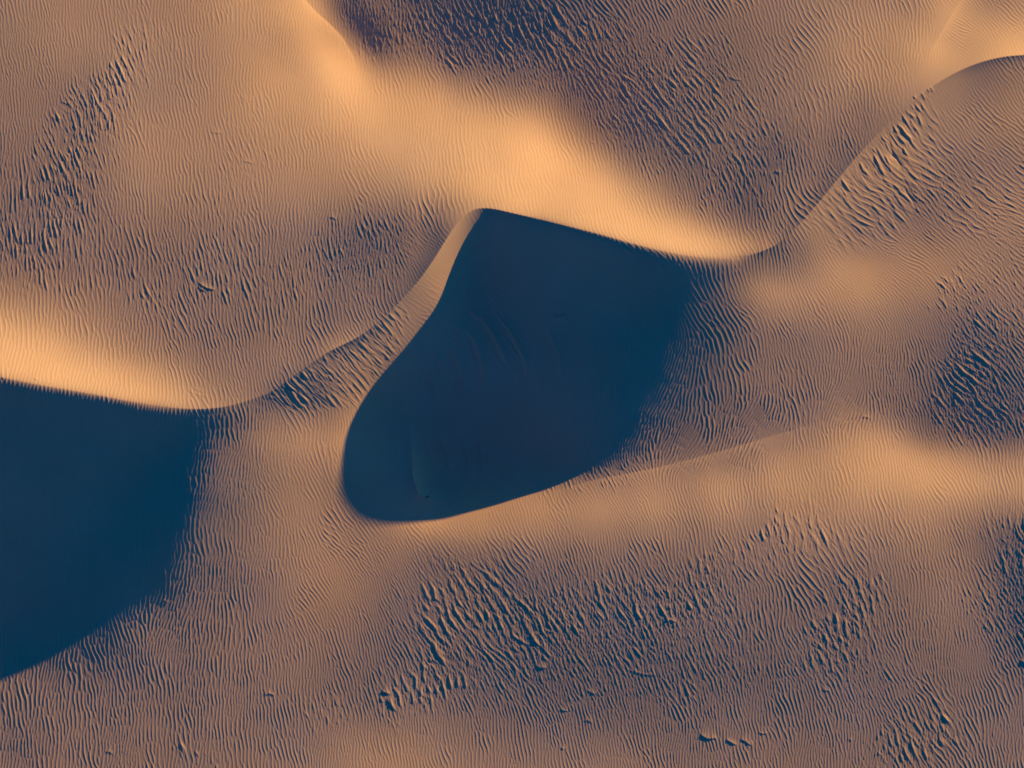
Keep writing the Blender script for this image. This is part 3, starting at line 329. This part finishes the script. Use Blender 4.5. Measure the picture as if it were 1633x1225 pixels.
def ripple_field(xs, ys, step):
    grid = (xs, ys)
    P = parse(FLOW)
    a2 = np.radians(P[:,2]*1.0)
    V = np.stack([P[:,2], np.log(P[:,3])], -1)
    X0, Y0, W, Hh = xs[0], ys[0], xs[-1]-xs[0], ys[-1]-ys[0]
    def f(q):
        q = np.stack([np.clip(q[:,0], -20, 1653), np.clip(q[:,1], -20, 1245)], -1)
        d2 = ((q[:,None,:]-P[None,:,:2])**2).sum(-1)
        d2 = d2+70.0**2*((q[:,1] > crest_y(q[:,0]))[:,None] != (P[:,1] > crest_y(P[:,0]))[None,:])
        w = 1.0/(d2+18.0**2)**1.9
        return (w @ V)/w.sum(1, keepdims=True)
    F = coarse_eval(f, X0, Y0, W, Hh, 6.0, grid).astype(np.float32)
    ang = F[...,0]; lam = np.exp(F[...,1])
    shape = ang.shape
    n1 = lowpass(shape, step, 11, 26); n2 = lowpass(shape, step, 12, 60); n3 = lowpass(shape, step, 13, 10)
    ang = ang+4.5*n1+4*n2
    lam = lam*np.exp(0.11*n2+0.06*n1)*LAM
    x, y = np.meshgrid(xs.astype(np.float32), ys.astype(np.float32))
    m1, m2, m3 = blobs(parse(PATCH), x+n1*9+n3*4, y+lowpass(shape, step, 14, 26)*9)
    calm = np.ones(shape, np.float32)
    for cx, cy, r, k in parse(CALM):
        calm *= 1-(1-k)*np.exp(-((x-cx)**2+(y-cy)**2)/r**2)
    calm = calm*slip_calm(xs, ys)
    rough = np.clip(m1+m2+0.7*m3, 0, 1)
    # ordinary ripples
    ph, st = wave_bank(xs, ys, step, ang, lam, 1, 10.0, 0.17, 12.0, 1.22)
    st = np.tanh(st*2.2)
    facing = np.clip(0.76/np.maximum(np.abs(np.cos(np.radians(ang-40.5))), 0.3), 0.72, 1.5)   # height shaped to even out sunlit contrast: lower facing the sun, taller along it
    z = RIP*lam*st*facing*crest_shape(ph, 2.0, 0.4, -0.45)*calm*(1-0.55*rough)*(1+0.12*n1)
    # small secondary ripples in the coarse patches
    ph, st = wave_bank(xs, ys, step, ang*0.5-12+8*n3, 4.6+0*lam, 2, 16.0, 0.2, 15.0, 1.25)
    z += 0.055*4.6*st.clip(0, 1.2)*crest_shape(ph, 1.2, 0.4)*rough
    # short-crested coarse ripples
    a1 = ang*0.6+14+6*n3
    ph, st = wave_bank(xs, ys, step, a1, lam*1.35, 3, 14.0, 0.24, 15.0, 1.25)
    z += M1*0.95*lam*1.35*np.clip(st-0.25, 0, 1.5)*crest_shape(ph, 1.5, 0.6)*m1
    ph, st = wave_bank(xs, ys, step, a1-4, lam*2.3, 4, 18.0, 0.28, 15.0, 1.25)
    z += M2*lam*2.3*0.9*np.tanh(np.clip(st-0.3, 0, 1.5))*crest_shape(ph, 1.6, 0.65)*m2
    ph, st = wave_bank(xs, ys, step, a1-8, lam*1.7, 5, 20.0, 0.28, 15.0, 1.25)
    z += M1*0.6*lam*1.7*np.clip(st-0.25, 0, 1.5)*crest_shape(ph, 1.5, 0.6)*m2
    # longer coarse ripples
    ph, st = wave_bank(xs, ys, step, ang+8+3*n3, lam*1.35, 6, 9.0, 0.2, 12.0, 1.22)
    z += M3*lam*1.35*np.clip(st-0.2, 0, 1.3)*crest_shape(ph, 1.6, 0.6)*m3
    return z, m1, m2, n1, n3
RIP, M1, M2, M3, LAM = 0.074, 0.062, 0.086, 0.090, 0.94
# ------------------------------------------------------------------ small land forms: scarps, scour marks, avalanche grooves
def near_line(pts, X, Y):
    """distance to a polyline, side of it (+ on the right hand of its direction, y down) and position along it 0..1"""
    best = np.full(X.shape, 1e9); side = np.ones(X.shape); along = np.zeros(X.shape)
    P = np.array(pts, float); L = np.hypot(*np.diff(P, axis=0).T); tot = L.sum(); acc = 0.0
    for k in range(len(P)-1):
        ax, ay = P[k]; bx, by = P[k+1]; l = L[k]; ux, uy = (bx-ax)/l, (by-ay)/l
        t = np.clip((X-ax)*ux+(Y-ay)*uy, 0, l)
        ex = X-ax-t*ux; ey = Y-ay-t*uy; d = np.hypot(ex, ey); m = d < best
        best = np.where(m, d, best); along = np.where(m, (acc+t)/tot, along)
        side = np.where(m, np.sign(ux*(Y-ay)-uy*(X-ax)), side); acc += l
    return best, side, along
def window(xs, ys, pts, m):
    P = np.array(pts, float); lo = P.min(0)-m; hi = P.max(0)+m
    i0, i1 = np.searchsorted(ys, (lo[1], hi[1])); j0, j1 = np.searchsorted(xs, (lo[0], hi[0]))
    return (slice(i0, i1), slice(j0, j1)) if i1-i0 > 1 and j1-j0 > 1 else None
def ridge(Z, xs, ys, pts, h, wr, wl, taper=0.25):
    """sharp little ridge: falls off over wr on its right-hand side and over wl on the left"""
    s = window(xs, ys, pts, 5.5*max(wr, wl)+6)
    if s is None: return
    X, Y = np.meshgrid(xs[s[1]], ys[s[0]])
    d, sd, a = near_line(pts, X, Y)
    w = np.where(sd > 0, wr, wl); t = np.minimum(quint(0, taper, a), quint(0, taper, 1-a))*0.92+0.08
    Z[s] += h*t*(np.exp(-d/w)-0.0)*np.exp(-(d/(3.0*w))**2)
def crease(Z, xs, ys, pts, slope, w, t0=0.1, t1=0.5):
    """slope break: the right-hand side rises away from the line, then eases back"""
    s = window(xs, ys, pts, 7*w)
    if s is None: return
    X, Y = np.meshgrid(xs[s[1]], ys[s[0]])
    d, sd, a = near_line(pts, X, Y)
    t = quint(0, t0, a)*quint(0, t1, 1-a)
    Z[s] += np.where(sd > 0, slope*d*np.exp(-d/w), 0)*t
def box_blur(a, n):
    n = max(1, int(n))
    for ax in (0, 1):
        p = np.pad(a, [(n+1, n) if k == ax else (0, 0) for k in (0, 1)], mode='edge')
        c = np.cumsum(p, axis=ax, dtype=np.float64)
        a = (np.take(c, range(2*n+1, c.shape[ax]), ax)-np.take(c, range(0, c.shape[ax]-2*n-1), ax))/(2*n+1)
    return a
def soft_poly(xs, ys, poly, blur):
    out = np.zeros((len(ys), len(xs)), np.float32); s = window(xs, ys, poly, 4*blur)
    if s is None: return out
    X, Y = np.meshgrid(xs[s[1]], ys[s[0]]); st = xs[1]-xs[0]
    out[s] = box_blur(box_blur(poly_mask(poly, X, Y).astype(float), blur/st), blur/st)
    return out
SLIP_L = [(428,634),(470,604),(520,569),(580,537),(612,512),(640,484),(655,500),(630,560),(596,606),(566,648),(500,656),(452,650)]
SLIP_L2 = [(640,482),(670,450),(700,408),(735,355),(748,345),(748,380),(735,420),(712,470),(680,520),(640,560)]
SLIP_R = [(1315,322),(1345,283),(1385,238),(1432,190),(1478,146),(1476,168),(1462,210),(1448,248),(1420,275),(1380,292),(1340,318)]
SLIP_R2 = [(1290,345),(1345,283),(1400,225),(1460,165),(1500,190),(1480,260),(1470,330),(1420,390),(1340,395)]
SCARPS = [  # sinuous lines in the shaded bowl
 ([(706,545),(722,560),(735,590),(738,625),(736,655)],1.0,9,2),([(735,520),(755,540),(768,575),(772,610),(770,640)],1.1,10,2),
 ([(762,505),(785,530),(800,560),(812,585)],1.1,10,2),([(790,500),(815,530),(838,575),(842,610)],0.9,10,2),([(690,560),(704,580),(706,605)],0.9,7,2),
 ([(678,590),(690,610),(694,640)],0.7,7,2),([(745,490),(758,503),(780,512)],0.8,6,2),([(722,512),(732,530),(728,545)],1.0,6,2),
 ([(870,520),(890,560),(897,600)],0.5,10,3),([(735,700),(746,740),(742,770)],0.6,8,3),([(760,690),(768,730),(766,765)],0.6,8,3),([(800,690),(806,730),(803,775)],0.6,8,3),([(700,700),(712,730),(714,760)],0.5,8,3)]
SCOURS = [  # little wind-cut ridges standing on the ripples: line, height, gentle side, steep side
 ([(316,449),(322,455),(331,460),(345,463)],2.2,4,0.9),([(316,455),(320,461),(329,465)],1.6,3,0.9),
 ([(607,1104),(613,1107),(621,1110)],2.6,6,0.8),([(615,1112),(617,1120),(624,1128),(632,1140)],1.4,6,0.9),([(604,1114),(608,1120),(611,1124)],1.2,3,0.9),
 ([(1116,1170),(1122,1176),(1130,1180),(1145,1178)],2.2,7,0.9),([(1158,1180),(1168,1186),(1176,1190)],2.0,3,1.0),([(1180,1180),(1190,1184),(1200,1192)],1.6,5,0.9),([(1210,1169),(1218,1172),(1226,1169)],1.2,3,0.9),
 ([(1625,1052),(1632,1056),(1645,1060)],2.4,4,0.9),([(417,1116),(424,1112),(434,1115)],1.6,4,0.9),([(156,1211),(163,1209),(169,1214)],1.2,3,0.9),([(250,962),(256,961),(262,966)],1.0,3,0.9),
 ([(894,1132),(899,1135),(906,1135)],1.2,3,0.8),([(1232,275),(1237,278),(1243,277)],1.2,3,0.8),([(1158,125),(1165,122),(1172,126),(1185,128)],1.0,4,0.9),
 ([(944,222),(948,225)],0.9,2,0.8),([(526,349),(531,347),(536,352)],1.2,3,0.9),([(383,156),(388,154),(387,165)],0.9,3,0.9),([(60,603),(66,606)],1.4,3,0.9),
 ([(860,1010),(872,1007),(886,1009)],0.7,4,1),([(1000,1068),(1020,1074),(1035,1077),(1050,1076)],0.9,4,1.2),([(1060,990),(1068,988),(1078,992)],1.6,5,1),
 ([(854,1062),(862,1066),(872,1066)],1.6,5,1),([(932,1152),(938,1150),(944,1155)],1.1,4,.9),([(895,1195),(900,1197)],1.3,4,.9),([(1355,1180),(1360,1183)],1.1,3,.9),([(936,1101),(944,1106),(952,1108)],1.0,3,.9),
 ([(336,210),(346,212),(355,211)],0.8,4,1),([(385,257),(396,258),(404,262)],0.9,4,1),([(100,163),(107,166),(114,165)],0.9,3,.9),([(83,188),(92,190),(100,190)],0.8,3,.9),
 ([(1472,146),(1477,152)],1.6,2,.8),([(1476,143),(1483,151)],1.4,2,.8),([(1450,157),(1454,163)],1.5,2.5,.8),([(1462,152),(1471,164)],1.5,3,1),
 ([(300,622),(318,630),(336,633)],0.5,2,1),([(308,618),(326,626)],0.5,2,1),([(1374,666),(1382,665),(1390,668)],0.9,3,.9),([(1310,1100),(1325,1103)],0.8,3,.9)]
GASH = [([(1414,246),(1426,256),(1437,271)],-2.4,3.0,4.5),([(1408,247),(1411,258),(1420,276)],1.3,3,2.5),([(1440,300),(1452,318),(1462,335)],-1.2,3,4)]
def details(Z, xs, ys, n1=None):
    st = xs[1]-xs[0]
    # sharp foot of the bright slope at the top, and the crease at the top right corner
    crease(Z, xs, ys, [(470,-40),(484,-6),(500,12),(520,29),(541,50),(556,74),(566,100),(578,140)], 0.36, 22, 0.05, 0.6)
    crease(Z, xs, ys, [(835,797),(860,791),(950,766),(1050,746),(1150,720),(1250,690),(1340,664)], 0.20, 24, 0.2, 0.3)
    crease(Z, xs, ys, [(1468,104),(1538,-12),(1560,-50)], -0.28, 16, 0.3, 0.2)
    # the low curved rim inside the big shadow
    ridge(Z, xs, ys, [(650,680),(654,720),(656,760),(664,788),(677,797),(696,799),(716,800)], 18.0, 24, 13, 0.5)
    for p, h, a, b in SCARPS: ridge(Z, xs, ys, p, h*4.0, b*1.3, a)
    for p, h, a, b in SCOURS: ridge(Z, xs, ys, p, h*0.5, b*0.9, a)
    for p, h, a, b in GASH: ridge(Z, xs, ys, p, h*0.75, a, b)
    ridge(Z, xs, ys, [(882,503),(888,506),(896,504),(905,500)], 2.0, 10, 2, 0.3)
    # buried-twig pits are modelled as separate objects
    m = soft_poly(xs, ys, SLIP_L, 3.0); shape = m.shape
    w3 = lowpass(shape, st, 21, 12)
    def grooves(poly_m, ang, lam, amp, seed, asp):
        nonlocal Z
        yy, xx = np.nonzero(poly_m > 0.004)
        if len(yy) == 0: return
        s = (slice(yy.min(), yy.max()+1), slice(xx.min(), xx.max()+1))
        A = ang+5*w3[s]
        ph, stn = wave_bank(xs[s[1]], ys[s[0]], st, A, lam+0*A, seed, asp, 0.35, 12.0, 1.3)
        Z[s] += poly_m[s]*amp*np.clip(stn-0.1, 0, 1.5)*crest_shape(ph, 1.3, 0.5)
    grooves(m, 40.0, 12.0, 0.66, 31, 8.0)
    grooves(m, 38.0, 6.5, 0.42, 32, 10.0)
    mr = soft_poly(xs, ys, SLIP_R, 4.0)
    grooves(mr, 41.0, 13.0, 0.95, 33, 8.0)
    grooves(mr, 38.0, 6.0, 0.30, 34, 10.0)
    mr2 = soft_poly(xs, ys, SLIP_R2, 12.0)
    grooves(mr2, 44.0, 15.0, 0.40, 35, 14.0)
    return Z
def slip_calm(xs, ys):
    return 1-0.85*soft_poly(xs, ys, SLIP_L, 4.0)-0.45*soft_poly(xs, ys, SLIP_L2, 5.0)-0.85*soft_poly(xs, ys, SLIP_R, 5.0)
# ------------------------------------------------------------------ sand material
def sand_material():
    m = bpy.data.materials.new("sand"); m.use_nodes = True
    nt = m.node_tree; N = nt.nodes; Lk = nt.links; b = N["Principled BSDF"]
    b.inputs["Roughness"].default_value = 0.95; b.inputs["Specular IOR Level"].default_value = 0.08
    tc = N.new("ShaderNodeTexCoord")
    n1 = N.new("ShaderNodeTexNoise"); n1.inputs["Scale"].default_value = 0.35; n1.inputs["Detail"].default_value = 6.0
    n2 = N.new("ShaderNodeTexNoise"); n2.inputs["Scale"].default_value = 22.0; n2.inputs["Detail"].default_value = 4.0
    for n in (n1, n2): Lk.new(tc.outputs["Object"], n.inputs["Vector"])
    r = N.new("ShaderNodeValToRGB"); r.color_ramp.elements[0].position = 0.3; r.color_ramp.elements[1].position = 0.7
    r.color_ramp.elements[0].color = SAND_A; r.color_ramp.elements[1].color = SAND_B
    add = N.new("ShaderNodeMath"); add.operation = 'MULTIPLY_ADD'; add.inputs[1].default_value = 0.35; 
    Lk.new(n2.outputs[0], add.inputs[0]); 
    s2 = N.new("ShaderNodeMath"); s2.operation = 'MULTIPLY'; s2.inputs[1].default_value = 0.65
    Lk.new(n1.outputs[0], s2.inputs[0]); Lk.new(s2.outputs[0], add.inputs[2]); Lk.new(add.outputs[0], r.inputs[0])
    Lk.new(r.outputs[0], b.inputs["Base Color"])
    g = N.new("ShaderNodeTexNoise"); g.inputs["Scale"].default_value = 60.0; g.inputs["Detail"].default_value = 2.0
    Lk.new(tc.outputs["Object"], g.inputs["Vector"])
    bp = N.new("ShaderNodeBump"); bp.inputs["Strength"].default_value = 0.25; bp.inputs["Distance"].default_value = 0.003
    Lk.new(g.outputs[0], bp.inputs["Height"]); Lk.new(bp.outputs[0], b.inputs["Normal"])
    return m
SAND_A = (0.575, 0.38, 0.21, 1); SAND_B = (0.675, 0.46, 0.265, 1)

# ------------------------------------------------------------------ the ground: one sheet, fine where the picture looks
sol = np.concatenate([read_lattice(LATTICE_NORTH), read_lattice(LATTICE_SOUTH)])
STEP = 1.0
FX0, FX1, FY0, FY1 = -90.0, 1723.0, -80.0, 1305.0
fxs = np.arange(FX0, FX1+1e-6, STEP); fys = np.arange(FY0, FY1+1e-6, STEP)
rip, m1, m2, n1, n3 = ripple_field(fxs, fys, STEP)
fine = np.zeros_like(rip, dtype=np.float64)
for k in range(0, len(fys), 200):
    X, Y = np.meshgrid(fxs, fys[k:k+200]); fine[k:k+200] = dune_height(sol, X, Y)
fine = details(fine+rip, fxs, fys)
def outer(a, b, grow):
    v = [a]; s = STEP
    while abs(v[-1]-a) < 60000:
        s = min(s*grow, 4000); v.append(v[-1]+(s if b > 0 else -s))
    return np.array(v[1:])
ox0 = outer(FX0, -1, 1.14)[::-1]; ox1 = outer(FX1, 1, 1.14); oy0 = outer(FY0, -1, 1.14)[::-1]; oy1 = outer(FY1, 1, 1.14)
ax = np.concatenate([ox0, fxs, ox1]); ay = np.concatenate([oy0, fys, oy1])
Z = np.zeros((len(ay), len(ax)))
for k in range(0, len(ay), 200):
    X, Y = np.meshgrid(ax, ay[k:k+200]); Z[k:k+200] = dune_height(sol, X, Y)
far = np.maximum(np.maximum(FX0-ax, ax-FX1), 0)[None,:]**2+np.maximum(np.maximum(FY0-ay, ay-FY1), 0)[:,None]**2
Z *= np.exp(-np.maximum(np.sqrt(far)-2500, 0)/9000)
# the ripples fade out over the outer rim of the finely modelled field
wx = np.minimum(quint(0, 40, fxs-FX0), quint(0, 40, FX1-fxs)); wy = np.minimum(quint(0, 40, fys-FY0), quint(0, 40, FY1-fys))
i0, j0 = len(oy0), len(ox0); w = wy[:,None]*wx[None,:]
blk = Z[i0:i0+len(fys), j0:j0+len(fxs)]; blk[...] = blk*(1-w)+fine*w
AX, AY = np.meshgrid(ax, ay)
co = np.stack([(AX-816.5)*S, (612.5-AY)*S, Z*S], -1).astype(np.float32).reshape(-1, 3)
ny, nx = Z.shape
me = bpy.data.meshes.new("sand_ground")
v = (np.arange(ny-1)[:,None]*nx+np.arange(nx-1)[None,:]).ravel()
quads = np.stack([v, v+nx, v+nx+1, v+1], 1).astype(np.int32)
me.vertices.add(len(co)); me.vertices.foreach_set("co", co.ravel())
me.loops.add(quads.size); me.loops.foreach_set("vertex_index", quads.ravel())
me.polygons.add(len(quads)); me.polygons.foreach_set("loop_start", np.arange(0, quads.size, 4, dtype=np.int32))
me.update(calc_edges=True)
me.polygons.foreach_set("use_smooth", np.ones(len(quads), bool))
me.materials.append(sand_material())
ground = bpy.data.objects.new("sand_ground", me); scene.collection.objects.link(ground)
ground["kind"] = "structure"; ground["label"] = "wind rippled orange sand dunes with sharp crests and blue shaded hollows"; ground["category"] = "sand dunes"
def ground_z(x, y):
    return float(fine[int(round((y-FY0)/STEP)), int(round((x-FX0)/STEP))])
# ------------------------------------------------------------------ small dry plants caught in the shaded bowl
def plain_material(name, col):
    m = bpy.data.materials.new(name); m.use_nodes = True
    nt = m.node_tree; b = nt.nodes["Principled BSDF"]; b.inputs["Roughness"].default_value = 0.9
    n = nt.nodes.new("ShaderNodeTexNoise"); n.inputs["Scale"].default_value = 40.0
    r = nt.nodes.new("ShaderNodeValToRGB")
    r.color_ramp.elements[0].color = tuple(c*0.7 for c in col)+(1,); r.color_ramp.elements[1].color = tuple(c*1.4 for c in col)+(1,)
    nt.links.new(n.outputs[0], r.inputs[0]); nt.links.new(r.outputs[0], b.inputs["Base Color"])
    return m
TWIG_MAT = plain_material("dead_wood", (0.035, 0.022, 0.016)); LEAF_MAT = plain_material("dry_leaf", (0.05, 0.036, 0.024))
def tube(V, F, pts, r0, r1, sides=5):
    n = len(pts); base = len(V)
    for k, p in enumerate(pts):
        a = pts[min(k+1, n-1)]-pts[max(k-1, 0)]; a = a/np.linalg.norm(a)
        u = np.cross(a, [0.3, 0.5, 0.81]); u /= np.linalg.norm(u); w = np.cross(a, u); r = r0+(r1-r0)*k/(n-1)
        for s in range(sides):
            t = 2*math.pi*s/sides; V.append(tuple(p+r*(math.cos(t)*u+math.sin(t)*w)))
    for k in range(n-1):
        for s in range(sides):
            s2 = (s+1) % sides; F.append((base+k*sides+s, base+k*sides+s2, base+(k+1)*sides+s2, base+(k+1)*sides+s))
def mesh_obj(name, V, F, mat, parent=None, loc=None):
    me = bpy.data.meshes.new(name); me.from_pydata(V, [], F); me.materials.append(mat); me.update()
    o = bpy.data.objects.new(name, me); scene.collection.objects.link(o)
    if parent: o.parent = parent
    if loc: o.location = loc
    return o
def dry_shrub(px, py, size, n, seed, label, stretch=(1, 1), name="dry_shrub", group=None):
    rng = np.random.default_rng(seed)
    root = bpy.data.objects.new(name, None); scene.collection.objects.link(root)
    root.empty_display_size = 0.05
    root.location = ((px-816.5)*S, (612.5-py)*S, ground_z(px, py)*S-0.005)
    root["label"] = label; root["category"] = "shrub"
    if group: root["group"] = group
    V, F, LV, LF = [], [], [], []
    for k in range(n):
        az = rng.uniform(0, 2*math.pi); L = size*rng.uniform(0.55, 1.0); up = rng.uniform(0.2, 0.8)
        d = np.array([math.cos(az)*stretch[0], math.sin(az)*stretch[1], up])
        pts = [d*L*t+np.array([0, 0, -0.35*L*t*t])+rng.normal(0, 0.04*L, 3)*t for t in np.linspace(0, 1, 5)]
        tube(V, F, pts, size*0.035, size*0.012)
        for m in range(3):
            q = pts[1+m]; d2 = d+rng.normal(0, 0.5, 3); tw = [q+d2*L*0.3*t for t in (0, 0.5, 1)]
            tube(V, F, tw, size*0.018, size*0.007, 4)
            for e in range(3):
                c = tw[0]+(tw[2]-tw[0])*rng.uniform(0.3, 1); a = rng.normal(0, 1, 3); a /= np.linalg.norm(a); b = np.cross(a, rng.normal(0, 1, 3)); b /= np.linalg.norm(b)
                s = size*0.06; i = len(LV)
                LV += [tuple(c-a*s), tuple(c+b*s*0.4), tuple(c+a*s), tuple(c-b*s*0.4)]; LF.append((i, i+1, i+2, i+3))
    mesh_obj("twigs", V, F, TWIG_MAT, root); mesh_obj("leaves", LV, LF, LEAF_MAT, root)
    return root
dry_shrub(677, 795, 0.13, 16, 3, "largest dark dry shrub, in the corner of the curved rim inside the big shaded hollow", (1.1, 0.8))
dry_shrub(883.5, 503.5, 0.035, 8, 4, "tiny dark dry tuft at the left end of the small scarp in the shaded hollow", (1, 0.6), "dry_tuft", "dry tufts along the small shaded scarp")
dry_shrub(888, 505.3, 0.045, 8, 5, "dark dry tuft at the lowest bend of the small scarp, second from its left end", (1.4, 0.5), "dry_tuft", "dry tufts along the small shaded scarp")
dry_shrub(897, 503.6, 0.05, 9, 6, "biggest of the four dark dry tufts on the small scarp, right of its middle", (1.3, 0.6), "dry_tuft", "dry tufts along the small shaded scarp")
dry_shrub(902, 501.8, 0.035, 8, 7, "dark dry tuft at the right end of the small scarp in the big shaded hollow", (1, 0.5), "dry_tuft", "dry tufts along the small shaded scarp")
